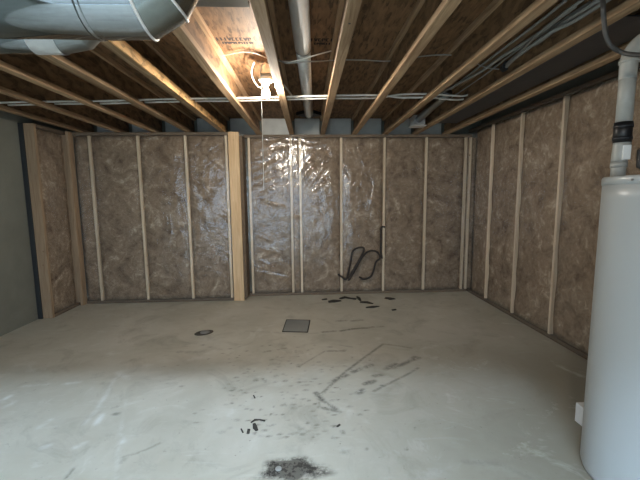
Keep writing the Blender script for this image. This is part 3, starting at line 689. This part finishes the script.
c = gz(0, 278.5, 469); b = bm_new(); lathe(b, [(.017, .0005), (.017, .004), (.012, .006)], (c.x, c.y, 0), 18)
tag(finish('floor_plug', b, M['grey_plug']), 'small pale plug in the dark oily spot at the bottom', 'plug')
# scraps by the back wall
def scrap(pts, wid, h, label, name='scrap_strip', group='dark scraps by the back wall'):
    b = bm_new(); ps = [gz(0, *p) for p in pts]; L, Rr = [], []
    for i, p in enumerate(ps):
        t = (ps[min(i+1, len(ps)-1)]-ps[max(i-1, 0)]); t.z = 0; t.normalize(); nn = Vector((-t.y, t.x, 0))*wid*(.6 if i in (0, len(ps)-1) else 1)
        L.append(p+nn); Rr.append(p-nn)
    top, bot = [], []
    for i, (l, r_) in enumerate(zip(L, Rr)):
        z = h*(1+.5*math.sin(i*2.3)); top.append((b.verts.new((l.x, l.y, z)), b.verts.new((r_.x, r_.y, z*.8)))); bot.append((b.verts.new((l.x, l.y, .0006)), b.verts.new((r_.x, r_.y, .0006))))
    for i in range(len(ps)-1):
        b.faces.new((top[i][0], top[i][1], top[i+1][1], top[i+1][0])); b.faces.new((bot[i][0], bot[i+1][0], bot[i+1][1], bot[i][1]))
        b.faces.new((top[i][0], top[i+1][0], bot[i+1][0], bot[i][0])); b.faces.new((top[i][1], bot[i][1], bot[i+1][1], top[i+1][1]))
    b.faces.new((top[0][0], bot[0][0], bot[0][1], top[0][1])); b.faces.new((top[-1][0], top[-1][1], bot[-1][1], bot[-1][0]))
    bmesh.ops.recalc_face_normals(b, faces=b.faces)
    tag(finish(name, b, M['debris']), label, 'scrap', group)
scrap([(328.5, 302.5), (334, 302), (341, 301)], .028, .02, 'thick dark scrap strip on the floor by the back wall')
scrap([(340, 299), (345, 297.8), (350, 298.5), (356, 299.5)], .03, .012, 'dark curved scrap nearest the back wall under the cord')
scrap([(357, 297), (359, 299), (360.5, 301)], .022, .012, 'short dark scrap lying crosswise below the black cord')
scrap([(360, 302.5), (367, 303), (373, 304)], .025, .014, 'narrow dark scrap right of the crosswise piece')
scrap([(366, 308), (373, 307.5), (379, 306.5)], .02, .012, 'flat dark scrap farthest from the back wall')
scrap([(385, 298.5), (390, 299.5), (395, 299)], .028, .016, 'lone dark scrap right of the other scraps')
scrap([(392, 310.5), (396, 310)], .02, .01, 'tiny dark scrap out to the right of the scrap strips')
scrap([(322, 300), (327, 299.5)], .02, .012, 'tiny dark scrap at the left end of the scrap strips')
# nearer flakes
fl_ = 'dark flakes on the near floor'
scrap([(251, 423), (255, 420.5), (260, 420), (265, 421.5)], .006, .006, 'thin curved black sliver on the near floor', 'floor_flake', fl_)
scrap([(254, 424), (255, 428), (257, 431)], .014, .007, 'fat black flake right under the curved sliver', 'floor_flake', fl_)
scrap([(248, 434), (249, 430)], .014, .007, 'fat black flake left of and below the curved sliver', 'floor_flake', fl_)
scrap([(241, 429), (243, 433)], .007, .004, 'smallest black flake left of the curved sliver', 'floor_flake', fl_)
scrap([(253.5, 395.5), (255, 398.5)], .007, .004, 'lone dark flake well above the curved sliver', 'floor_flake', fl_)
scrap([(337, 427), (340, 425)], .009, .005, 'lone dark flake below the dragged scuff marks', 'floor_flake', fl_)

# black cord on the back wall
def wy(px, d=.03): return gy(YR-d, *px)
cable('tangled_cord', [wy((338, 274), .024), wy((342, 277)), wy((346.5, 278.5), .035), wy((350, 264)), wy((353, 251)), wy((361, 247.5), .04), wy((364, 250), .04), wy((358, 262), .05), wy((351, 274), .05), wy((349, 280), .05), wy((356, 268), .06), wy((363, 256), .06), wy((370, 251), .05), wy((377, 252)), wy((380, 258), .028), wy((376, 262)), wy((373, 272)), wy((370, 277)), wy((364, 279), .04), wy((359, 277), .03)], .0135, M['cord'], 'tangled loop of black cord hanging low on the back wall', 'cord', None, 7, 10)
cable('hanging_strap', [wy((385, 227), .02), wy((381, 228), .024), wy((381, 240), .024), wy((380.5, 250), .024), wy((382, 258.5), .03)], .012, M['cord'], 'black strap hanging straight down beside the stud above the cord loop', 'strap', None, 6, 8)

# ------------------------------------------------------------------ light
w = D.worlds.new('sky'); SC.world = w; w.use_nodes = True; nt = w.node_tree; bg = nt.nodes['Background']
bg.inputs[0].default_value = (.60, .80, 1.0, 1); bg.inputs[1].default_value = 4.5
pl = D.lights.new('doorway_portal', 'AREA'); pl.shape = 'RECTANGLE'; pl.size = DX1-DX0-.1; pl.size_y = DZ-.05; pl.cycles.is_portal = True
po = link(D.objects.new('doorway_portal', pl)); po.location = ((DX0+DX1)/2, YREAR-.2, DZ/2); po.rotation_euler = (PI/2, 0, 0)
# hazy sky with an added bright band that shapes the daylight on the floor
def wn(t, **kw):
    n = nt.nodes.new(t)
    for a, v in kw.items(): setattr(n, a, v)
    return n
tc = wn('ShaderNodeTexCoord'); sx = wn('ShaderNodeSeparateXYZ'); nt.links.new(tc.outputs['Generated'], sx.inputs[0])
def ramp(sock, stops):
    r_ = wn('ShaderNodeValToRGB'); nt.links.new(sock, r_.inputs[0]); e = r_.color_ramp.elements
    while len(e) > 1: e.remove(e[-1])
    e[0].position, e[0].color = stops[0][0], G(stops[0][1])
    for p, c_ in stops[1:]: e.new(p).color = G(c_)
    return r_.outputs[0]
el = ramp(sx.outputs[2], [(.434, 0), (.447, 1), (.463, 1), (.476, 0)])
ng = wn('ShaderNodeMath', operation='MULTIPLY'); nt.links.new(sx.outputs[1], ng.inputs[0]); ng.inputs[1].default_value = -1
az = ramp(ng.outputs[0], [(.3, 0), (.6, 1)])
ml = wn('ShaderNodeMath', operation='MULTIPLY'); nt.links.new(el, ml.inputs[0]); nt.links.new(az, ml.inputs[1])
st = wn('ShaderNodeMath', operation='MULTIPLY_ADD'); nt.links.new(ml.outputs[0], st.inputs[0]); st.inputs[1].default_value = 128.; st.inputs[2].default_value = 3.2
nt.links.new(st.outputs[0], bg.inputs[1])

# ------------------------------------------------------------------ camera
cam = D.cameras.new('camera'); co = link(D.objects.new('camera', cam)); SC.camera = co
cam.sensor_width = 36; cam.lens = F*36/640; cam.clip_start = .02
m3 = np.stack([R[:, 0], -R[:, 1], -R[:, 2]], 1)
co.matrix_world = Matrix(((*m3[0], 0), (*m3[1], 0), (*m3[2], H), (0, 0, 0, 1)))
SC.view_settings.view_transform = 'Standard'; SC.view_settings.look = 'None'; SC.view_settings.gamma = 1; SC.view_settings.use_curve_mapping = False
SC.view_settings.exposure = 0.3
SC.cycles.use_denoising = True
SC.cycles.max_bounces = 8; SC.cycles.diffuse_bounces = 5; SC.cycles.transparent_max_bounces = 12
SC.cycles.sample_clamp_indirect = 6
